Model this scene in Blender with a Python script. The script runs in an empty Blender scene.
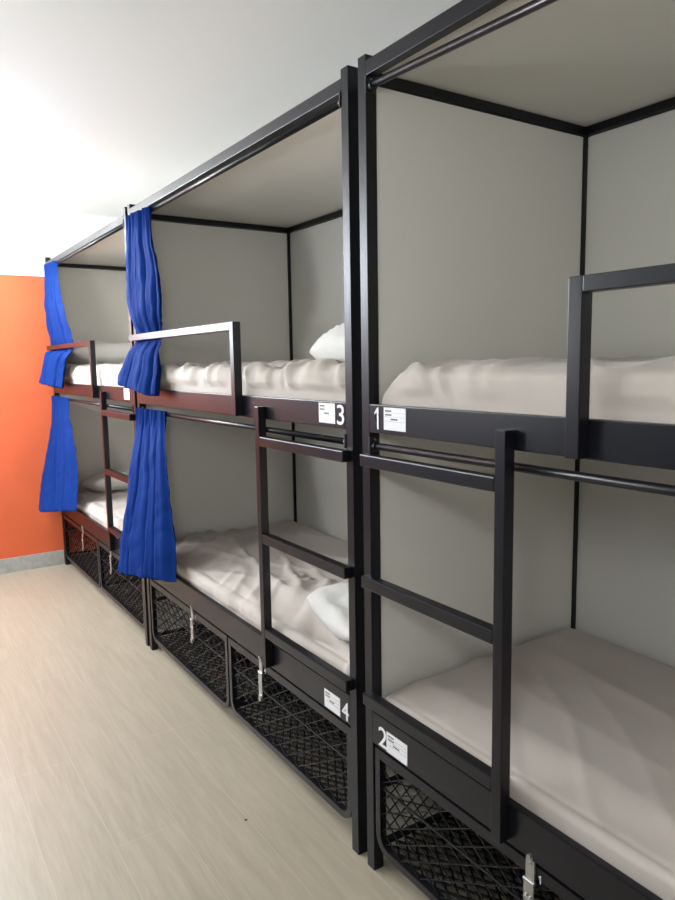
import bpy, bmesh, math
from mathutils import Vector, Matrix, noise
C = bpy.context.scene.collection
PI = math.pi

# ------------------------------------------------------------------ camera (solved from the photograph)
F, CX, CH, YAW, PITCH, ROLL = 705.56, 1.1973, 1.592, .5813, -.1245, -.0168
def camera():
    f = Vector((math.sin(YAW)*math.cos(PITCH), math.cos(YAW)*math.cos(PITCH), math.sin(PITCH)))
    r = Vector((math.cos(YAW), -math.sin(YAW), 0)); u = r.cross(f)
    r2 = r*math.cos(ROLL)+u*math.sin(ROLL); u2 = -r*math.sin(ROLL)+u*math.cos(ROLL)
    cd = bpy.data.cameras.new('camera'); cam = bpy.data.objects.new('camera', cd); C.objects.link(cam)
    m = Matrix((r2, u2, -f)).transposed().to_4x4(); m.translation = Vector((-CX, 0, CH))
    cam.matrix_world = m
    cd.sensor_fit = 'VERTICAL'; cd.sensor_height = 24; cd.lens = 24*F/900; cd.clip_start = .02
    bpy.context.scene.camera = cam
camera()

# ------------------------------------------------------------------ materials
def mat(name, col, rough=.5, metal=0, spec=.5, build=None, sheen=0):
    m = bpy.data.materials.new(name); m.use_nodes = True
    nt = m.node_tree; b = nt.nodes['Principled BSDF']
    b.inputs['Base Color'].default_value = (*col, 1); b.inputs['Roughness'].default_value = rough
    b.inputs['Metallic'].default_value = metal; b.inputs['Specular IOR Level'].default_value = spec
    if sheen:
        b.inputs['Sheen Weight'].default_value = sheen; b.inputs['Sheen Roughness'].default_value = .4
    if build: build(nt, b)
    return m
def N(nt, t, **k):
    n = nt.nodes.new(t)
    for a, v in k.items():
        if a.startswith('_'): n.inputs[a[1:].replace('_', ' ')].default_value = v
        else: setattr(n, a, v)
    return n
def ramp(nt, stops):
    n = nt.nodes.new('ShaderNodeValToRGB'); e = n.color_ramp.elements
    while len(e) < len(stops): e.new(.5)
    for i, (p, c) in enumerate(stops): e[i].position = p; e[i].color = (*c, 1)
    return n
def noisebump(scale, strength, dist=.002, detail=3, vec=None, colvar=None):
    def f(nt, b):
        tc = N(nt, 'ShaderNodeTexCoord'); mp = N(nt, 'ShaderNodeMapping'); L = nt.links.new
        if vec: mp.inputs['Scale'].default_value = vec
        n = N(nt, 'ShaderNodeTexNoise', _Scale=scale, _Detail=detail)
        L(tc.outputs['Object'], mp.inputs[0]); L(mp.outputs[0], n.inputs['Vector'])
        bp = N(nt, 'ShaderNodeBump', _Strength=strength, _Distance=dist)
        L(n.outputs['Fac'], bp.inputs['Height']); L(bp.outputs[0], b.inputs['Normal'])
        if colvar:
            n2 = N(nt, 'ShaderNodeTexNoise', _Scale=colvar[2], _Detail=2)
            L(tc.outputs['Object'], n2.inputs['Vector'])
            r = ramp(nt, [(.3, colvar[0]), (.7, colvar[1])]); L(n2.outputs['Fac'], r.inputs[0]); L(r.outputs[0], b.inputs['Base Color'])
    return f
M = {}
M['black'] = mat('satin_black_metal', (.006, .006, .009), .30, 0, .37, noisebump(500, .12, .0004))
M['plastic'] = mat('black_plastic', (.01, .01, .013), .45)
M['wire'] = mat('black_wire', (.006, .006, .008), .4, 0, .4)
M['panel'] = mat('offwhite_board', (.70, .68, .62), .6, 0, .3, noisebump(60, .05, .001, colvar=((.69, .67, .605), (.72, .70, .64), 1.3)))
M['base'] = mat('bed_base_board', (.35, .30, .24), .7)
M['sheet'] = mat('white_sheet', (.50, .448, .397), .85, 0, .2, noisebump(350, .25, .0006), sheen=.15)
M['pillow'] = mat('pillow_cotton', (.68, .67, .63), .85, 0, .2, noisebump(60, .5, .003), sheen=.15)
M['blue'] = mat('blue_curtain_cloth', (.003, .026, .16), .75, 0, .08, noisebump(700, .25, .0004))
M['chrome'] = mat('zinc_plated_steel', (.5, .5, .48), .42, 1)
M['white'] = mat('white_vinyl', (.82, .82, .84), .5)
M['card'] = mat('white_card', (.8, .8, .8), .5)
M['ink'] = mat('black_ink', (.03, .03, .03), .6)
M['greyink'] = mat('grey_ink', (.35, .35, .35), .6)
M['ceiling'] = mat('ceiling_paint', (.78, .78, .76), .85, 0, .2, noisebump(90, .05, .001))
M['wall'] = mat('white_wall_paint', (.82, .82, .80), .8, 0, .2, noisebump(90, .08, .001))
def farwall(nt, b):
    L = nt.links.new
    g = N(nt, 'ShaderNodeNewGeometry'); s = N(nt, 'ShaderNodeSeparateXYZ'); L(g.outputs['Position'], s.inputs[0])
    n = N(nt, 'ShaderNodeTexNoise', _Scale=2.5, _Detail=3); L(g.outputs['Position'], n.inputs['Vector'])
    r = ramp(nt, [(.3, (.70, .135, .05)), (.7, (.76, .155, .06))]); L(n.outputs['Fac'], r.inputs[0])
    def gt(v):
        m = N(nt, 'ShaderNodeMath', operation='GREATER_THAN'); m.inputs[1].default_value = v; L(s.outputs['Z'], m.inputs[0]); return m
    m1 = gt(2.272); m2 = gt(2.281)
    a = N(nt, 'ShaderNodeMix', data_type='RGBA'); a.inputs[7].default_value = (.42, .12, .05, 1); L(m1.outputs[0], a.inputs[0]); L(r.outputs[0], a.inputs[6])
    c = N(nt, 'ShaderNodeMix', data_type='RGBA'); c.inputs[7].default_value = (.82, .82, .80, 1); L(m2.outputs[0], c.inputs[0]); L(a.outputs[2], c.inputs[6])
    L(c.outputs[2], b.inputs['Base Color'])
    n3 = N(nt, 'ShaderNodeTexNoise', _Scale=120); bp = N(nt, 'ShaderNodeBump', _Strength=.08, _Distance=.001)
    L(g.outputs['Position'], n3.inputs['Vector']); L(n3.outputs['Fac'], bp.inputs['Height']); L(bp.outputs[0], b.inputs['Normal'])
M['orange'] = mat('orange_paint', (.7, .15, .06), .6, 0, .3, farwall)
def stone(nt, b):
    L = nt.links.new; tc = N(nt, 'ShaderNodeTexCoord'); n = N(nt, 'ShaderNodeTexNoise', _Scale=30, _Detail=5)
    L(tc.outputs['Object'], n.inputs['Vector'])
    r = ramp(nt, [(.3, (.36, .36, .33)), (.7, (.46, .46, .42))]); L(n.outputs['Fac'], r.inputs[0]); L(r.outputs[0], b.inputs['Base Color'])
def leftwall(nt, b):  # unseen wall: dark lower, pale upper tone added to shape reflections in the metal
    L = nt.links.new
    g = N(nt, 'ShaderNodeNewGeometry'); q = N(nt, 'ShaderNodeSeparateXYZ'); L(g.outputs['Position'], q.inputs[0])
    m = N(nt, 'ShaderNodeMath', operation='GREATER_THAN'); m.inputs[1].default_value = 1.95; L(q.outputs['Z'], m.inputs[0])
    a = N(nt, 'ShaderNodeMix', data_type='RGBA'); a.inputs[6].default_value = (.20, .21, .26, 1); a.inputs[7].default_value = (.84, .84, .86, 1)
    L(m.outputs[0], a.inputs[0]); L(a.outputs[2], b.inputs['Base Color'])
M['leftwall'] = mat('left_wall_reflection_tones', (.5, .5, .5), .7, 0, .2, leftwall)
M['baseboard'] = mat('grey_skirting', (.4, .4, .38), .4, 0, .5, stone)
def planks(nt, b):
    L = nt.links.new
    g = N(nt, 'ShaderNodeNewGeometry'); mp = N(nt, 'ShaderNodeMapping')
    mp.inputs['Location'].default_value = (-2.86+6.0, .855+.2137*20, 0)      # brick X runs along world Y
    sx = N(nt, 'ShaderNodeSeparateXYZ'); cx = N(nt, 'ShaderNodeCombineXYZ')
    L(g.outputs['Position'], sx.inputs[0]); L(sx.outputs['Y'], cx.inputs['X']); L(sx.outputs['X'], cx.inputs['Y']); L(cx.outputs[0], mp.inputs[0])
    br = N(nt, 'ShaderNodeTexBrick', offset=.42, offset_frequency=3)
    br.inputs['Scale'].default_value = 1; br.inputs['Brick Width'].default_value = 1.5; br.inputs['Row Height'].default_value = .2137
    br.inputs['Mortar Size'].default_value = .0013; br.inputs['Mortar Smooth'].default_value = .3; br.inputs['Bias'].default_value = 0
    br.inputs['Color1'].default_value = (.60, .60, .60, 1); br.inputs['Color2'].default_value = (.40, .40, .40, 1); br.inputs['Mortar'].default_value = (0, 0, 0, 1)
    L(mp.outputs[0], br.inputs['Vector'])
    m2 = N(nt, 'ShaderNodeMapping'); m2.inputs['Scale'].default_value = (1.1, 14, 1); L(cx.outputs[0], m2.inputs[0])
    n = N(nt, 'ShaderNodeTexNoise', _Scale=2.2, _Detail=7, _Roughness=.65, _Distortion=.6); L(m2.outputs[0], n.inputs['Vector'])
    m3 = N(nt, 'ShaderNodeMapping'); m3.inputs['Scale'].default_value = (5, 90, 1); L(cx.outputs[0], m3.inputs[0])
    n4 = N(nt, 'ShaderNodeTexNoise', _Scale=2, _Detail=4); L(m3.outputs[0], n4.inputs['Vector'])
    ad = N(nt, 'ShaderNodeMath', operation='MULTIPLY_ADD'); ad.inputs[1].default_value = .35; L(n4.outputs['Fac'], ad.inputs[0]); L(n.outputs['Fac'], ad.inputs[2])
    ad2 = N(nt, 'ShaderNodeMath', operation='MULTIPLY_ADD'); ad2.inputs[1].default_value = .30; L(br.outputs['Color'], ad2.inputs[0]); L(ad.outputs[0], ad2.inputs[2])
    r = ramp(nt, [(.50, (.325, .28, .205)), (.80, (.38, .332, .25)), (1.05, (.425, .372, .282))]); L(ad2.outputs[0], r.inputs[0])
    mx = N(nt, 'ShaderNodeMix', data_type='RGBA'); mx.inputs[7].default_value = (.46, .41, .33, 1)
    L(r.outputs[0], mx.inputs[6])
    L(br.outputs['Fac'], mx.inputs[0]); L(mx.outputs[2], b.inputs['Base Color'])
    mr = N(nt, 'ShaderNodeMapRange'); mr.inputs['To Min'].default_value = .30; mr.inputs['To Max'].default_value = .48
    L(n.outputs['Fac'], mr.inputs['Value']); L(mr.outputs[0], b.inputs['Roughness'])
    bp = N(nt, 'ShaderNodeBump', _Strength=.25, _Distance=.001); iv = N(nt, 'ShaderNodeMath', operation='SUBTRACT')
    L(n4.outputs['Fac'], iv.inputs[0]); L(br.outputs['Fac'], iv.inputs[1]); L(iv.outputs[0], bp.inputs['Height']); L(bp.outputs[0], b.inputs['Normal'])
M['floor'] = mat('pale_oak_planks', (.5, .45, .38), .4, 0, .45, planks)
def emis(name, col, s):
    m = bpy.data.materials.new(name); m.use_nodes = True; nt = m.node_tree; b = nt.nodes['Principled BSDF']
    b.inputs['Emission Color'].default_value = (*col, 1); b.inputs['Emission Strength'].default_value = s; return m

# ------------------------------------------------------------------ mesh helpers
def empty(name, loc):
    o = bpy.data.objects.new(name, None); o.location = loc; o.empty_display_size = .1; C.objects.link(o); return o
def tag(o, label=None, cat=None, group=None, kind=None):
    if label: o['label'] = label
    if cat: o['category'] = cat
    if group: o['group'] = group
    if kind: o['kind'] = kind
    return o
def addbox(bm, x0, x1, y0, y1, z0, z1, bev=0):
    v = [bm.verts.new((x, y, z)) for x in (x0, x1) for y in sorted((y0, y1)) for z in (z0, z1)]
    fs = [bm.faces.new([v[i] for i in q]) for q in ((0, 1, 3, 2), (4, 6, 7, 5), (0, 4, 5, 1), (2, 3, 7, 6), (0, 2, 6, 4), (1, 5, 7, 3))]
    if bev:
        es = list({e for f in fs for e in f.edges})
        bmesh.ops.bevel(bm, geom=es, offset=bev, segments=2, profile=.6, affect='EDGES')
def addtube(bm, path, r, n=10, square=False, closed=False):
    P = [Vector(p) for p in path]; rings = []
    k = len(P)
    for i, p in enumerate(P):
        a = P[i-1] if (i > 0 or closed) else None
        b = P[(i+1) % k] if (i < k-1 or closed) else None
        d1 = (p-a).normalized() if a else None; d2 = (b-p).normalized() if b else None
        t = ((d1 or d2)+(d2 or d1)).normalized()
        up = Vector((1, 0, 0)) if abs(t.x) < .8 else Vector((0, 0, 1))
        s = t.cross(up).normalized(); w = s.cross(t).normalized()
        m = 1/max(.3, math.cos((d1.angle(d2)/2) if d1 and d2 else 0))
        nn = 4 if square else n; ring = []
        for j in range(nn):
            an = 2*PI*j/nn+(PI/4 if square else 0); rr = r*(math.sqrt(2) if square else 1)
            ring.append(bm.verts.new(p+s*(rr*math.cos(an)*(m if d1 and d2 else 1))+w*(rr*math.sin(an))))
        rings.append(ring)
    nn = len(rings[0])
    for i in range(k if closed else k-1):
        A, B = rings[i], rings[(i+1) % k]
        for j in range(nn): bm.faces.new((A[j], A[(j+1) % nn], B[(j+1) % nn], B[j]))
    if not closed:
        bm.faces.new(rings[0][::-1]); bm.faces.new(rings[-1])
def obj(name, bm, m, parent=None, smooth=False):
    bmesh.ops.recalc_face_normals(bm, faces=bm.faces)
    me = bpy.data.meshes.new(name); bm.to_mesh(me); bm.free()
    for mm in (m if isinstance(m, (list, tuple)) else [m]): me.materials.append(mm)
    if smooth:
        for p in me.polygons: p.use_smooth = True
    o = bpy.data.objects.new(name, me); C.objects.link(o)
    if parent: o.parent = parent
    return o
def boxobj(name, dims, m, parent, bev=.0015):
    bm = bmesh.new(); addbox(bm, *dims, bev); return obj(name, bm, m, parent)
def text_mesh(s, h):
    cu = bpy.data.curves.new('number', 'FONT'); cu.body = s; cu.size = 1; cu.extrude = .02; cu.offset = 0.006
    t = bpy.data.objects.new('number', cu); C.objects.link(t)
    bpy.context.view_layer.update()
    me = bpy.data.meshes.new_from_object(t.evaluated_get(bpy.context.evaluated_depsgraph_get()))
    bpy.data.objects.remove(t); bpy.data.curves.remove(cu)
    xs = [v.co.x for v in me.vertices]; ys = [v.co.y for v in me.vertices]; x0, y0, H = min(xs), min(ys), max(ys)-min(ys)
    for v in me.vertices: v.co = Vector(((v.co.x-x0)*h/H, (v.co.y-y0)*h/H, v.co.z*h/H))
    return me
def number(s, h, w, ytop_left, z, parent, x=-.0005, name='number'):
    # glyphs read along -Y on the face that looks to -X; ytop_left is the larger Y
    if s == '1':
        me = bpy.data.meshes.new('number'); P = [(.62, 0), (1, 0), (1, 1), (.70, 1), (0, .76), (.12, .66), (.62, .80)]; b_ = bmesh.new()
        A_ = [b_.verts.new((p*w, q*h, 0)) for p, q in P]; B_ = [b_.verts.new((p*w, q*h, .0015)) for p, q in P]
        b_.faces.new(A_[::-1]); b_.faces.new(B_)
        for i in range(7): b_.faces.new((A_[i], A_[(i+1) % 7], B_[(i+1) % 7], B_[i]))
        bmesh.ops.triangulate(b_, faces=b_.faces[:]); b_.to_mesh(me); b_.free()
    else: me = text_mesh(s, h)
    mx = max(v.co.x for v in me.vertices)
    for v in me.vertices:
        a, b, c = v.co; v.co = Vector((x-.0006-c*.2, ytop_left-a*(w/mx), z+b))
    me.materials.clear(); me.materials.append(M['white'])
    o = bpy.data.objects.new(name, me); C.objects.link(o); o.parent = parent
    o['label'] = 'white number %s' % s
    return o
def card(y0, y1, z0, z1, parent):
    """white information card with small lines of print; y1 is its left edge as read"""
    bm = bmesh.new(); addbox(bm, -.0018, -.0002, y0, y1, z0, z1)
    w = y1-y0; h = z1-z0
    def stroke(a0, a1, b0, b1, mi):
        n0 = len(bm.faces); addbox(bm, -.0021, -.0017, y1-a1*w, y1-a0*w, z1-b1*h, z1-b0*h)
        bm.faces.ensure_lookup_table()
        for f in bm.faces[n0:]: f.material_index = mi
    for a0, b0, seq in ((.07, .11, (.045, .05, .05, .045, .05, .045)), (.07, .28, (.06, .045, .05, .05, .04, .045)), (.33, .47, (.05, .05, .045, .06, .05, .05))):
        a = a0
        for i, q in enumerate(seq):
            stroke(a, a+q*.78, b0+(.0 if i % 2 else .012), b0+.075, 1)
            if i % 3 == 1: stroke(a, a+q, b0+.03, b0+.05, 1)
            a += q*1.05
    for b in (.22, .40, .60): stroke(.05, .95, b, b+.012, 2)
    o = obj('info_card', bm, [M['card'], M['ink'], M['greyink']], parent)
    o['label'] = 'white printed information card'
    return o

# ------------------------------------------------------------------ bunk beds
S = .0365; HT = 2.4224; W = .972; LN = 2.05
def diamond(bm, a0, a1, b0, b1, pa, pb, fn, t=.0016, off=0.0):
    """expanded-metal lattice of flat strands in the rectangle a0..a1 x b0..b1"""
    A = a1-a0; B = b1-b0; k = pb/pa
    n0 = -int(B/pb)-2
    for sgn in (1, -1):
        n = n0
        while True:
            c = (n+off)*pb
            # line b = c + k*a  (or mirrored)
            if c > B+ (0 if sgn == 1 else k*A) : break
            n += 1
            pts = []
            if sgn == 1:
                lo = max(0, -c/k); hi = min(A, (B-c)/k)
                if hi-lo < .004: continue
                pts = [(lo, c+k*lo), (hi, c+k*hi)]
            else:
                lo = max(0, (c-B)/k); hi = min(A, c/k)
                if hi-lo < .004: continue
                pts = [(lo, c-k*lo), (hi, c-k*hi)]
            p, q = [Vector(fn(a0+a, b0+b)) for a, b in pts]
            addtube(bm, [p, q], t, square=True)
def make_drawer(root, Y, v0, v1, zb, vh, num, x0=.004, depth=.86):
    """a tube framed pull-out basket between v0 and v1 along the bed; Y maps v to local y"""
    ZT = .418; r = .0115
    bm = bmesh.new()
    a, b = v0+r, v1-r
    def rr(pts): return [(x0+r, Y(v), z) for v, z in pts]
    cr = .05; loop = [(a, ZT-r), (b, ZT-r)]
    for i in range(7):
        t = i/6*PI/2; loop.append((b-cr+cr*math.cos(t), zb+r+cr-cr*math.sin(t)))
    for i in range(7):
        t = i/6*PI/2; loop.append((a+cr-cr*math.sin(t), zb+r+cr-cr*math.cos(t)))
    addtube(bm, rr(loop), r, 8, square=True, closed=True)
    # rear frame and side bars
    xr = x0+depth
    addtube(bm, [(xr, Y(a), .30), (xr, Y(b), .30), (xr, Y(b), zb+r), (xr, Y(a), zb+r)], .008, closed=True, square=True)
    for v in (a+.01, b-.01):
        addtube(bm, [(x0+2*r, Y(v), .30), (xr, Y(v), .30)], .008, square=True)
        addtube(bm, [(x0+2*r, Y(v), zb+r+.02), (xr, Y(v), zb+r)], .008, square=True)
    # angled top rail carrying the lock
    addbox(bm, x0+.001, x0+.03, Y(a+.005), Y(b-.005), ZT-.032, ZT-.004, .001)
    d = obj('drawer', bm, M['black'], root)
    bm = bmesh.new()
    diamond(bm, a+.008, b-.008, zb+.02, ZT-.03, .088, .052, lambda p, q: (x0+r, Y(p), q))
    addtube(bm, [(x0+r, Y(a), .29), (x0+r, Y(b), .29)], .003, square=True)
    obj('mesh_front', bm, M['wire'], d)
    for v in (a+.012, b-.012):
        bm = bmesh.new(); diamond(bm, x0+.03, xr-.01, zb+.02, .30, .088, .052, lambda p, q, v=v: (p, Y(v), q)); obj('mesh_side', bm, M['wire'], d)
    bm = bmesh.new(); diamond(bm, a+.01, b-.01, x0+.03, xr, .056, .034, lambda p, q: (q, Y(p), zb+.012), t=.0034); obj('mesh_bottom', bm, M['wire'], d)
    bm = bmesh.new(); diamond(bm, a+.01, b-.01, zb+.02, .30, .088, .052, lambda p, q: (xr, Y(p), q)); obj('mesh_back', bm, M['wire'], d)
    # hasp
    y = Y(vh); bm = bmesh.new()
    addbox(bm, -.003, .0035, y-.013, y+.013, .375, .432, .0008)
    addtube(bm, [(-.004, y-.016, .377), (-.004, y+.016, .377)], .0055, 10)
    addbox(bm, -.007, -.004, y-.015, y+.015, .275, .372, .001)
    n0 = len(bm.verts)
    addbox(bm, -.012, -.006, y-.009, y+.009, .262, .285, .001)
    addtube(bm, [(-.004, y-.006, .345), (-.012, y-.006, .338), (-.012, y+.006, .338), (-.004, y+.006, .345)], .002, 6)
    addtube(bm, [(.0, y-.004, .418), (-.006, y-.004, .428), (.0, y-.004, .438)], .0025, 6)
    addtube(bm, [(-.001, y, .44), (-.0085, y, .44)], .006, 10)
    h = obj('hasp', bm, M['chrome'], d); h['label'] = 'zinc plated locking hasp'
    if num: number(num, .021, .011 if num != '1' else .008, y-.021, .383, d, x0-.001)
    return d
def make_bunk(ybase, mirror, label, nums, tags, zt=2.405):
    """ladder end at v=0.  nums=(upper, lower, drawer near, drawer far)"""
    root = empty('bunk_bed', (0, ybase, 0)); tag(root, label, 'bunk bed', 'black metal double bunk beds along the wall')
    Y = (lambda v: LN-v) if mirror else (lambda v: v)
    def part(name, x0, x1, v0, v1, z0, z1, m=None, bev=.0015, par=None):
        return boxobj(name, (x0, x1, Y(v0), Y(v1), z0, z1), m or M['black'], par or root, bev)
    XB = W-.03
    for v0, v1 in ((0, S), (LN-S, LN)): part('post', 0, S, v0, v1, 0, HT)
    for v0, v1 in ((0, .03), (LN-.03, LN)): part('post', XB, W, v0, v1, 0, 2.388)
    part('top_rail', 0, .03, S, LN-S, zt-.039, zt)
    part('top_rail', XB+.002, W, .03, LN-.03, 2.357, 2.385)
    for v0, v1 in ((.002, .03), (LN-.03, LN-.002)): part('top_rail', S, XB, v0, v1, 2.357, 2.385)
    part('canopy_panel', .03, W-.002, .004, LN-.004, 2.386, 2.394, M['panel'], .0005)
    for v0, v1 in ((.012, .022), (LN-.022, LN-.012)):
        part('end_panel', S, XB, v0, v1, .36 if (v0 > 1 and not tags) else .03, 2.352, M['panel'], .0005)
    part('back_panel', W-.013, W-.002, .03, LN-.03, .03, 2.352, M['panel'], .0005)
    def rail(z0, z1, n, nh, nz, cz0, cz1):
        r = part('side_rail', 0, .022, S, LN-S, z0, z1, bev=.003)
        if tags:
            if mirror:
                number(n, nh, .020 if n == '1' else .042, Y(.068 if n != '1' else .063), nz, r); card(Y(.205), Y(.108), cz0, cz1, r)
            else:
                card(Y(.0935), Y(.188), cz0, cz1, r); number(n, nh, .040, Y(.083), nz, r)
        else: card(Y(.09), Y(.19), cz0, cz1, r)
        return r
    rail(1.387, 1.469, nums[0], .062, 1.399, 1.400, 1.463)
    rail(.43, .532, nums[1], .062, .439, .436, .499)
    # inner bed frames and boards
    for z0, z1 in ((1.395, 1.43), (.44, .475)):
        part('rear_rail', XB, W-.014, .03, LN-.03, z0, z1)
        for v0, v1 in ((.03, .044), (LN-.044, LN-.03)): part('end_rail', .022, XB, v0, v1, z0, z1)
        part('bed_base', .022, XB, .05, LN-.05, z0+.01, z0+.022, M['base'], 0)
    # guard rail: horizontal bar and one down tube on the outer face
    gv = .755 if mirror else .745
    bm = bmesh.new(); t = .033
    addbox(bm, -t, -.0005, Y(gv), Y(gv+t), 1.390, 1.750, .002)
    addbox(bm, -t, -.0005, Y(gv+t+.0003), Y(LN-.012), 1.718, 1.750, .002)
    obj('guard_rail', bm, M['black'], root)
    # ladder
    lv = .562 if mirror else .557
    lad = part('ladder', -.032, -.0005, lv, lv+.031, .44, 1.434, bev=.002)
    for z in (1.308, .945, .580):
        part('rung', -.032, -.0005, .030 if mirror else .010, lv-.0003, z-.018, z+.018, bev=.004, par=lad)
    # curtain rods with their brackets
    for z in (2.338, 1.347):
        bm = bmesh.new(); sag = .085 if (mirror and z > 2) else 0
        addtube(bm, [(.014, Y(S), z+sag*.05), (.014, Y(LN-S), z-sag)], .0105, 16)
        rod = obj('curtain_rod', bm, M['black'], root, True)
        for v0, v1 in ((S, S+.006), (LN-S-.006, LN-S)):
            z = z if v0 == S else z-sag; bm = bmesh.new(); addbox(bm, -.004, .032, Y(v0), Y(v1), z-.018, z+.026, .002)
            ys = Y(v1 if v0 == S else v0); s = (1 if v0 == S else -1)*(-1 if mirror else 1)
            addtube(bm, [(.014, ys, z), (.014, ys+s*.012, z)], .0135, 16)
            obj('rod_bracket', bm, M['plastic'], rod)
            bm = bmesh.new(); addtube(bm, [(.014, ys, z+.019), (.014, ys+s*.003, z+.019)], .003, 8); obj('screw', bm, M['chrome'], rod)
    make_drawer(root, Y, .042, .978, .078, .66, nums[2])
    make_drawer(root, Y, .992, LN-S-.006, .066, 1.375, nums[3])
    return root
YA, YB, YC = 1.6885-LN, 1.7375, 3.8257
make_bunk(YA, True, 'nearest black metal bunk bed at the right, numbered 1 and 2', ('1', '2', '1', '2'), True)
make_bunk(YB, False, 'middle black metal bunk bed, numbered 3 and 4, with blue curtains at its far end', ('3', '4', '4', '3'), True, 2.398)
make_bunk(YC, False, 'farthest black metal bunk bed, standing next to the orange wall', ('5', '6', None, None), False, 2.385)

# ------------------------------------------------------------------ bedding
def fold(x, y, ang, freq, stretch, seed, sharp=1.0):
    """ridged noise stretched along a direction: long soft cloth folds"""
    c, s = math.cos(ang), math.sin(ang); u = x*c+y*s; v = -x*s+y*c
    w = noise.noise(Vector((u*2.1+seed, v*2.1, seed)))*.5
    n = noise.noise(Vector((u*freq/stretch+seed*3.1, (v+w*.12)*freq, seed*1.7)))
    return (1-(abs(n)/.30))**1.25 * sharp if abs(n) < .30 else 0
def ss(a, b, t):
    t = max(0, min(1, (t-a)/(b-a))); return t*t*(3-2*t)
def rounded(x0, x1, y0, y1, z0, z1, r, disp, step=.0105, zstep=.013):
    bm = bmesh.new(); V = {}
    nx = int((x1-x0)/step); ny = int((y1-y0)/step); nz = max(6, int((z1-z0)/zstep))
    lo = Vector((x0, y0, z0)); hi = Vector((x1, y1, z1)); n3 = (nx, ny, nz)
    def vert(i, j, k):
        q = (i, j, k)
        if q in V: return V[q]
        p = Vector([lo[a]+(hi[a]-lo[a])*q[a]/n3[a] for a in range(3)])
        c = Vector([max(lo[a]+r, min(hi[a]-r, p[a])) for a in range(3)])
        d = p-c; nrm = d.normalized() if d.length > 1e-6 else Vector((0, 0, 1))
        if d.length > 1e-6: p = c+nrm*r
        zz = p.z; p = p+nrm*disp(p, nrm)
        if zz < z0+.085 and p.x < .0245: p.x = .0245
        p.x = min(max(p.x, .004), .925)
        V[q] = bm.verts.new(p); return V[q]
    for (a, b, c) in ((0, 1, 2), (0, 2, 1), (1, 2, 0)):
        for side in (0, n3[c]):
            for i in range(n3[a]):
                for j in range(n3[b]):
                    qs = []
                    for di, dj in ((0, 0), (1, 0), (1, 1), (0, 1)):
                        q = [0, 0, 0]; q[a] = i+di; q[b] = j+dj; q[c] = side; qs.append(vert(*q))
                    try: bm.faces.new(qs)
                    except ValueError: pass
    return bm
def mattress(y0, z0, z1, disp, label, x0=.026, x1=.905, r=.04, slump=None):
    bm = rounded(x0, x1, y0+.046, y0+LN-.046, z0, z1, r, disp)
    if slump:
        for v in bm.verts:
            k = slump(v.co); v.co.z = z0+(v.co.z-z0)*(1-k)
    o = obj('mattress', bm, M['sheet'], None, True)
    tag(o, label, 'mattress', 'sheeted mattresses on the bunks'); return o
def d_smooth(p, n):     # upper near bed
    base = .004*noise.noise(p*3)
    up = ss(.3, .9, n.z)
    f = fold(p.x, p.y, .9, 7, 5, 2.0)*.006+fold(p.x+.7*p.z, p.y, .25, 5, 5, 5.0)*.009
    end = ss(1.15, 1.6, p.y)
    g = fold(p.x*1.3+p.z*.9, p.y, .75, 11, 4, 8.0)*.017*end*ss(.6, .1, p.x)
    slump = 0
    edge = -.012*ss(.25, .05, p.x)*up
    return base+f+g+slump+edge
def d_lower_near(p, n):
    up = ss(.3, .9, n.z)
    base = .003*noise.noise(p*2.5)
    f = fold(p.x, p.y, 1.45, 4.5, 7, 12.0)*.007+fold(p.x, p.y, .9, 6, 5, 3.5)*.004
    edge = -.020*ss(.18, .04, p.x)*up
    return base+f+edge
def d_wrinkled(seed, amp):
    def d(p, n):
        base = .006*noise.noise(p*2.6+Vector((seed, 0, 0)))
        fr = ss(.75, .15, p.x)
        a = fold(p.x+p.z*.8, p.y, .72, 8, 5, seed)*.012*fr
        b = fold(p.x+p.z*.8, p.y, .45, 14, 4, seed+4)*.006*fr
        c = fold(p.x, p.y, 1.3, 5, 6, seed+9)*.007
        h = -.007*math.exp(-((p.x-.10-.01*noise.noise(Vector((p.y*2, seed, 0))))/.010)**2)*ss(.3, .9, n.z)
        return base+(a+b+c)*amp*1.9+h
    return d
def d_lower_mid(p, n):
    up = ss(.3, .9, n.z)
    fr = ss(.70, .2, p.x)
    a = fold(p.x, p.y, 1.25, 6.5, 6, 21.0)*.015*fr
    b = fold(p.x, p.y, .8, 9, 4, 25.0)*.008*fr
    c = fold(p.x, p.y, 1.9, 5, 5, 29.0)*.009
    q = math.exp(-(((p.x-.36)/.07)**2+((p.y-2.62)/.10)**2))*.018*fold(p.x, p.y, .4, 16, 2, 31.0)
    wav = .012*math.sin(p.y*9+1.5*math.sin(p.y*3.3))*ss(.10, .03, p.x)*(1-up)
    edge = -.03*ss(.22, .05, p.x)*up
    return (a+b+c)*1.5+q+edge+wav*.5+.004*noise.noise(p*3)
mattress(YA, 1.418, 1.580, d_smooth, 'smooth white-sheeted mattress on the upper berth of the nearest bunk', slump=lambda q: .60*ss(1.535, 1.665, q.y)*ss(.48, .05, q.x))
mattress(YA, .463, .600, d_lower_near, 'wide flat white-sheeted mattress on the lower berth of the nearest bunk')
mattress(YB, 1.418, 1.570, d_wrinkled(3.3, .9), 'wrinkled white-sheeted mattress on the upper berth of the middle bunk')
mattress(YB, .463, .625, d_lower_mid, 'rumpled beige-white mattress on the lower berth of the middle bunk')
mattress(YC, 1.418, 1.580, d_wrinkled(13.1, .7), 'white-sheeted mattress on the upper berth of the farthest bunk')
mattress(YC, .463, .600, d_wrinkled(17.7, .5), 'white-sheeted mattress on the lower berth of the farthest bunk')

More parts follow.
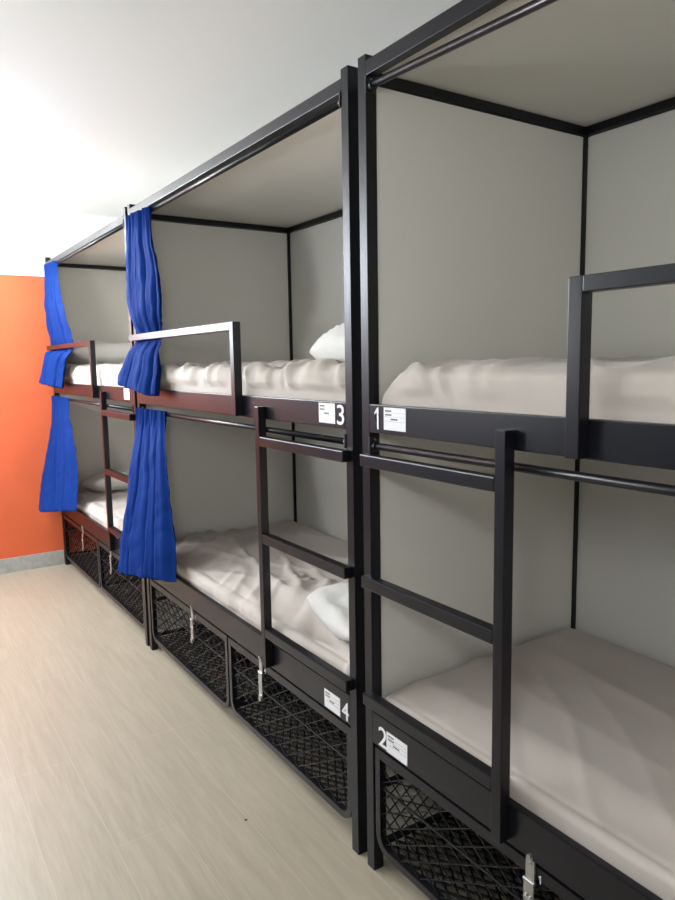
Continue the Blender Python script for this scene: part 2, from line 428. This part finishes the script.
def pillow(loc, rot, dims, seed, label, wr=1.0):
    """cushion: two bulged faces pinched to a seam at the border"""
    bm = bmesh.new(); n = 44; m = 34; L, Wd, T = dims; rows = {}
    for s in (1, -1):
        for i in range(n+1):
            for j in range(m+1):
                a = i/n*2-1; b = j/m*2-1
                edge = i in (0, n) or j in (0, m)
                if s == -1 and edge: rows[s, i, j] = rows[1, i, j]; continue
                k = (max(0, 1-abs(a)**2.6)*max(0, 1-abs(b)**2.6))**.45
                x = a*L/2*(1-.06*b*b); y = b*Wd/2*(1-.07*a*a)
                w = fold(a*.5, b*.4, .6+seed, 7, 3, seed)*.012*wr+fold(a*.5, b*.4, 2.1, 11, 3, seed+5)*.007*wr
                z = s*(k*T/2+w*k)+.012*noise.noise(Vector((a*2, b*2, seed)))
                rows[s, i, j] = bm.verts.new((x, y, z))
    for s in (1, -1):
        for i in range(n):
            for j in range(m):
                bm.faces.new([rows[s, i, j], rows[s, i+1, j], rows[s, i+1, j+1], rows[s, i, j+1]])
    o = obj('pillow', bm, M['pillow'], None, True); o.location = loc; o.rotation_euler = rot
    tag(o, label, 'pillow', 'white pillows on the berths'); return o
pillow((.475, 2.05, 1.668), (math.radians(-2), math.radians(-7), math.radians(3)), (.66, .46, .19), 1.3, 'plump white pillow at the near end of the upper middle berth, above number 3', 1.8)
pillow((.335, 1.99, .69), (math.radians(3), math.radians(2), math.radians(-8)), (.56, .42, .13), 4.1, 'crumpled white pillow on the lower middle berth, behind the ladder above number 4', 1.6)
pillow((.36, 5.62, 1.668), (math.radians(-10), 0, 0), (.62, .36, .18), 7.7, 'white pillow on the upper far berth, behind the guard rail by the orange wall', .5)
pillow((.42, 5.60, .675), (math.radians(-8), 0, math.radians(4)), (.58, .36, .15), 9.9, 'white pillow on the lower far berth, behind the rungs of the farthest ladder', .5)

# ------------------------------------------------------------------ curtains (rows: x y z of the far edge, x y z of the near edge)
BU = [(-.005, 3.777, 2.365, -.005, 3.41, 2.350), (-.02, 3.754, 2.239, -.02, 3.372, 2.182), (-.02, 3.776, 2.114, -.02, 3.317, 2.073),
      (-.02, 3.782, 1.986, -.03, 3.266, 1.938), (-.01, 3.785, 1.858, -.03, 3.266, 1.837), (.012, 3.760, 1.737, .012, 3.390, 1.722),
      (-.03, 3.789, 1.656, -.02, 3.362, 1.653), (-.07, 3.777, 1.578, -.04, 3.317, 1.567), (-.09, 3.79, 1.53, -.05, 3.313, 1.495),
      (-.10, 3.78, 1.499, -.06, 3.307, 1.439)]
BL = [(-.005, 3.764, 1.365, 0, 3.332, 1.365), (-.015, 3.786, 1.242, -.01, 3.33, 1.275), (-.03, 3.792, 1.134, -.03, 3.29, 1.157),
      (-.06, 3.793, .971, -.04, 3.243, .993), (-.08, 3.806, .833, -.05, 3.207, .854), (-.11, 3.839, .607, -.06, 3.157, .719), (-.13, 3.846, .455, -.06, 3.163, .565)]
CU = [(-.005, 5.855, 2.365, -.005, 5.479, 2.350), (-.02, 5.838, 2.175, -.02, 5.336, 2.142), (-.02, 5.845, 1.986, -.03, 5.187, 1.965),
      (.008, 5.85, 1.74, .008, 5.16, 1.74), (-.03, 5.85, 1.704, -.03, 5.199, 1.66), (-.07, 5.815, 1.581, -.04, 5.284, 1.566), (-.10, 5.791, 1.467, -.05, 5.337, 1.437)]
CL = [(-.012, 5.850, 1.365, 0, 5.399, 1.365), (-.03, 5.855, 1.169, -.01, 5.354, 1.24), (-.08, 5.855, .939, -.02, 5.194, .999),
      (-.14, 5.832, .672, -.03, 5.147, .79), (-.19, 5.727, .489, -.06, 5.101, .585)]
def curtain(R, npl, seed, label, group, flare=.02, flap=None, pinch=None):
    bm = bmesh.new(); nv, nu = 70, 110; G = []
    zs = [.5*(r[2]+r[5]) for r in R]; tot = zs[0]-zs[-1]
    for i in range(nv+1):
        z = zs[0]-tot*i/nv
        k = 0
        while k < len(zs)-2 and zs[k+1] > z: k += 1
        t = (zs[k]-z)/(zs[k]-zs[k+1])
        p0, p1, p2, p3 = R[max(0, k-1)], R[k], R[k+1], R[min(len(R)-1, k+2)]
        row = [.5*((2*b)+(-a+c)*t+(2*a-5*b+4*c-d)*t*t+(-a+3*b-3*c+d)*t**3) for a, b, c, d in zip(p0, p1, p2, p3)]
        h = i/nv; g = []
        pin = math.exp(-((z-pinch)/.05)**2) if pinch else 0
        amp = (.010+flare*min(1, h*1.3))*(1-.75*pin)
        header = math.exp(-(h*tot/.085)**2)
        for j in range(nu+1):
            u = j/nu
            uu = u+.035*math.sin(2*PI*u*2+seed+h*2)+.02*noise.noise(Vector((u*3, h*3, seed)))
            ph = 2*PI*npl*uu+seed+.8*noise.noise(Vector((h*2.2, u*2, seed)))
            w = math.sin(ph)+.35*math.sin(2*ph+1.1)
            crease = noise.noise(Vector((u*9, h*3.5, seed)))*.006+abs(noise.noise(Vector((u*5+h*4, h*7, seed+3))))*.012*ss(0, .3, h)
            ruf = header*.010*math.sin(2*PI*npl*3.3*u+seed)
            env = min(1, 6*u+.15, 6*(1-u)+.15)
            x = row[0]+(row[3]-row[0])*u-amp*w*env-crease-ruf
            y = row[1]+(row[4]-row[1])*u+.25*amp*math.cos(ph)*env
            zz = row[2]+(row[5]-row[2])*u+(.008*math.sin(ph+.6)*h if h > .8 else 0)
            x = min(x, .008 if header > .2 or pin > .2 else -.004)
            if header > .25: x = min(x, .002)
            g.append(bm.verts.new((x, y, zz)))
        G.append(g)
    for i in range(nv):
        for j in range(nu): bm.faces.new((G[i][j], G[i][j+1], G[i+1][j+1], G[i+1][j]))
    o = obj('curtain', bm, M['blue'], None, True)
    s = o.modifiers.new('cloth_thickness', 'SOLIDIFY'); s.thickness = .0016; s.offset = -1
    tag(o, label, 'curtain', group); return o
GC = 'blue privacy curtains gathered at the far ends of the bunks'
curtain(BU, 4, .6, 'blue curtain on the upper middle berth, tucked behind its guard rail', GC, .027, pinch=1.737)
curtain(BL, 4.5, 2.2, 'long blue curtain on the lower middle berth, hanging down over the bed rail', GC, .032)
curtain(CU, 4, 4.0, 'blue curtain on the upper farthest berth, beside the orange wall', GC, .027, pinch=1.737)
curtain(CL, 3.5, 1.1, 'blue curtain on the lower farthest berth, flaring in front of the orange wall', GC, .030)

# ------------------------------------------------------------------ room
X0, X1, Y0, Y1, ZC = -2.3, 1.02, -1.7, 5.892, 2.78
def struct(name, dims, m):
    bm = bmesh.new(); addbox(bm, *dims); o = obj(name, bm, m); o['kind'] = 'structure'; return o
struct('floor', (X0-.1, X1+.1, Y0-.1, Y1+.1, -.08, 0), M['floor'])
struct('ceiling', (X0-.1, X1+.1, Y0-.1, Y1+.1, ZC, ZC+.08), M['ceiling'])
WX0, WX1, WZ0, WZ1 = -2.15, -.9, 1.6, 2.6
bm = bmesh.new()
for q in ((X0, WX0, 0, ZC), (WX1, X1, 0, ZC), (WX0, WX1, 0, WZ0), (WX0, WX1, WZ1, ZC)): addbox(bm, q[0], q[1], Y1, Y1+.1, q[2], q[3])
o = obj('wall_far', bm, M['orange']); o['kind'] = 'structure'
bm = bmesh.new()
for z_ in (WZ0, WZ1-.05): addbox(bm, WX0, WX1, Y1+.02, Y1+.08, z_, z_+.05)
for x_ in (WX0, (WX0+WX1)/2-.02, WX1-.05): addbox(bm, x_, x_+.05, Y1+.02, Y1+.08, WZ0+.05, WZ1-.05)
o = obj('window_1', bm, M['white']); o['kind'] = 'structure'
ld = bpy.data.lights.new('window_daylight', 'AREA'); ld.shape = 'RECTANGLE'; ld.size = WX1-WX0-.02; ld.size_y = WZ1-WZ0-.02
ld.energy = 60; ld.color = (.82, .90, 1)
lo_ = bpy.data.objects.new('window_daylight', ld); C.objects.link(lo_)
lo_.location = ((WX0+WX1)/2, Y1+.13, (WZ0+WZ1)/2); lo_.rotation_euler = (-PI/2, 0, 0)
struct('wall_right', (X1, X1+.1, Y0, Y1, 0, ZC), M['wall'])
VY0, VY1, VZ0, VZ1 = 4.1, 5.5, 1.98, 2.62
bm = bmesh.new()
for q in ((Y0, VY0, 0, ZC), (VY1, Y1, 0, ZC), (VY0, VY1, 0, VZ0), (VY0, VY1, VZ1, ZC)): addbox(bm, X0-.1, X0, q[0], q[1], q[2], q[3])
o = obj('wall_left', bm, M['leftwall']); o['kind'] = 'structure'
bm = bmesh.new()
for z_ in (VZ0, VZ1-.04): addbox(bm, X0-.08, X0-.02, VY0, VY1, z_, z_+.04)
for y_ in (VY0, (VY0+VY1)/2-.02, VY1-.04): addbox(bm, X0-.08, X0-.02, y_, y_+.04, VZ0+.04, VZ1-.04)
o = obj('window_2', bm, M['white']); o['kind'] = 'structure'
ld = bpy.data.lights.new('window_daylight', 'AREA'); ld.shape = 'RECTANGLE'; ld.size = VY1-VY0-.02; ld.size_y = VZ1-VZ0-.02
ld.energy = 62; ld.color = (.84, .90, 1)
lo_ = bpy.data.objects.new('window_daylight', ld); C.objects.link(lo_)
lo_.matrix_world = Matrix.Translation((X0-.13, (VY0+VY1)/2, (VZ0+VZ1)/2)) @ Matrix(((0, 0, -1), (-1, 0, 0), (0, 1, 0))).to_4x4()
struct('wall_near', (X0, X1, Y0-.1, Y0, 0, ZC), M['wall'])
def bboard(name, dims):
    bm = bmesh.new(); addbox(bm, *dims, .002); o = obj(name, bm, M['baseboard']); o['kind'] = 'structure'
bboard('baseboard_far', (X0+.01, -.0, Y1-.008, Y1, 0, .116))
bboard('baseboard_left', (X0, X0+.008, Y0+.01, Y1-.01, 0, .116))

# a dark speck on the floor
bm = bmesh.new(); bmesh.ops.create_icosphere(bm, subdivisions=2, radius=.0045)
for v in bm.verts: v.co.z = v.co.z*.4+.0016; v.co.x *= 1.3
o = obj('debris_speck', bm, M['plastic'], None, True); o.location = (-.222, 2.109, 0)
tag(o, 'tiny dark speck of debris lying on the pale floor planks', 'debris')

# added fill lamps out of frame, invented to brighten the ceiling and bunks
def lamp(x, y, z, strength, label, col=(.955, 1, 1.0), r=.13):
    t = empty('fill_lamp', (x, y, ZC)); tag(t, label, 'added lamp', 'added unseen globe lamps that brighten the room')
    bm = bmesh.new(); bmesh.ops.create_cone(bm, cap_ends=True, segments=32, radius1=.05, radius2=.05, depth=.02, matrix=Matrix.Translation((0, 0, -.011)))
    obj('fill_lamp_rose', bm, M['white'], t)
    bm = bmesh.new(); addtube(bm, [(0, 0, -.02), (0, 0, z+r+.02-ZC)], .004, 8); obj('fill_lamp_cord', bm, M['plastic'], t)
    bm = bmesh.new(); addtube(bm, [(0, 0, z+r+.03-ZC), (0, 0, z+r-.006-ZC)], .03, 20); obj('fill_lamp_holder', bm, M['white'], t)
    bm = bmesh.new(); bmesh.ops.create_uvsphere(bm, u_segments=40, v_segments=24, radius=r, matrix=Matrix.Translation((0, 0, z-ZC)))
    obj('fill_lamp_globe', bm, emis('fill_lamp_glow', col, strength), t, True)
lamp(-1.15, 4.2, 2.42, 22, 'added unseen globe lamp over the aisle in front of the farthest bunk')
lamp(-1.15, 5.3, 2.42, 100, 'added unseen globe lamp next to the orange wall')
lamp(-1.8, 2.9, 1.72, 50, 'added unseen low globe lamp by the left wall opposite the middle bunk')
lamp(-1.45, .0, 2.0, 44, 'added unseen dimmer globe lamp over the near end of the aisle')

w = bpy.data.worlds.new('world'); bpy.context.scene.world = w; w.use_nodes = True
w.node_tree.nodes['Background'].inputs[0].default_value = (.8, .85, 1, 1); w.node_tree.nodes['Background'].inputs[1].default_value = .05
vs = bpy.context.scene.view_settings
vs.view_transform = 'Standard'; vs.look = 'None'; vs.exposure = 0.40; vs.gamma = 1; vs.use_curve_mapping = False
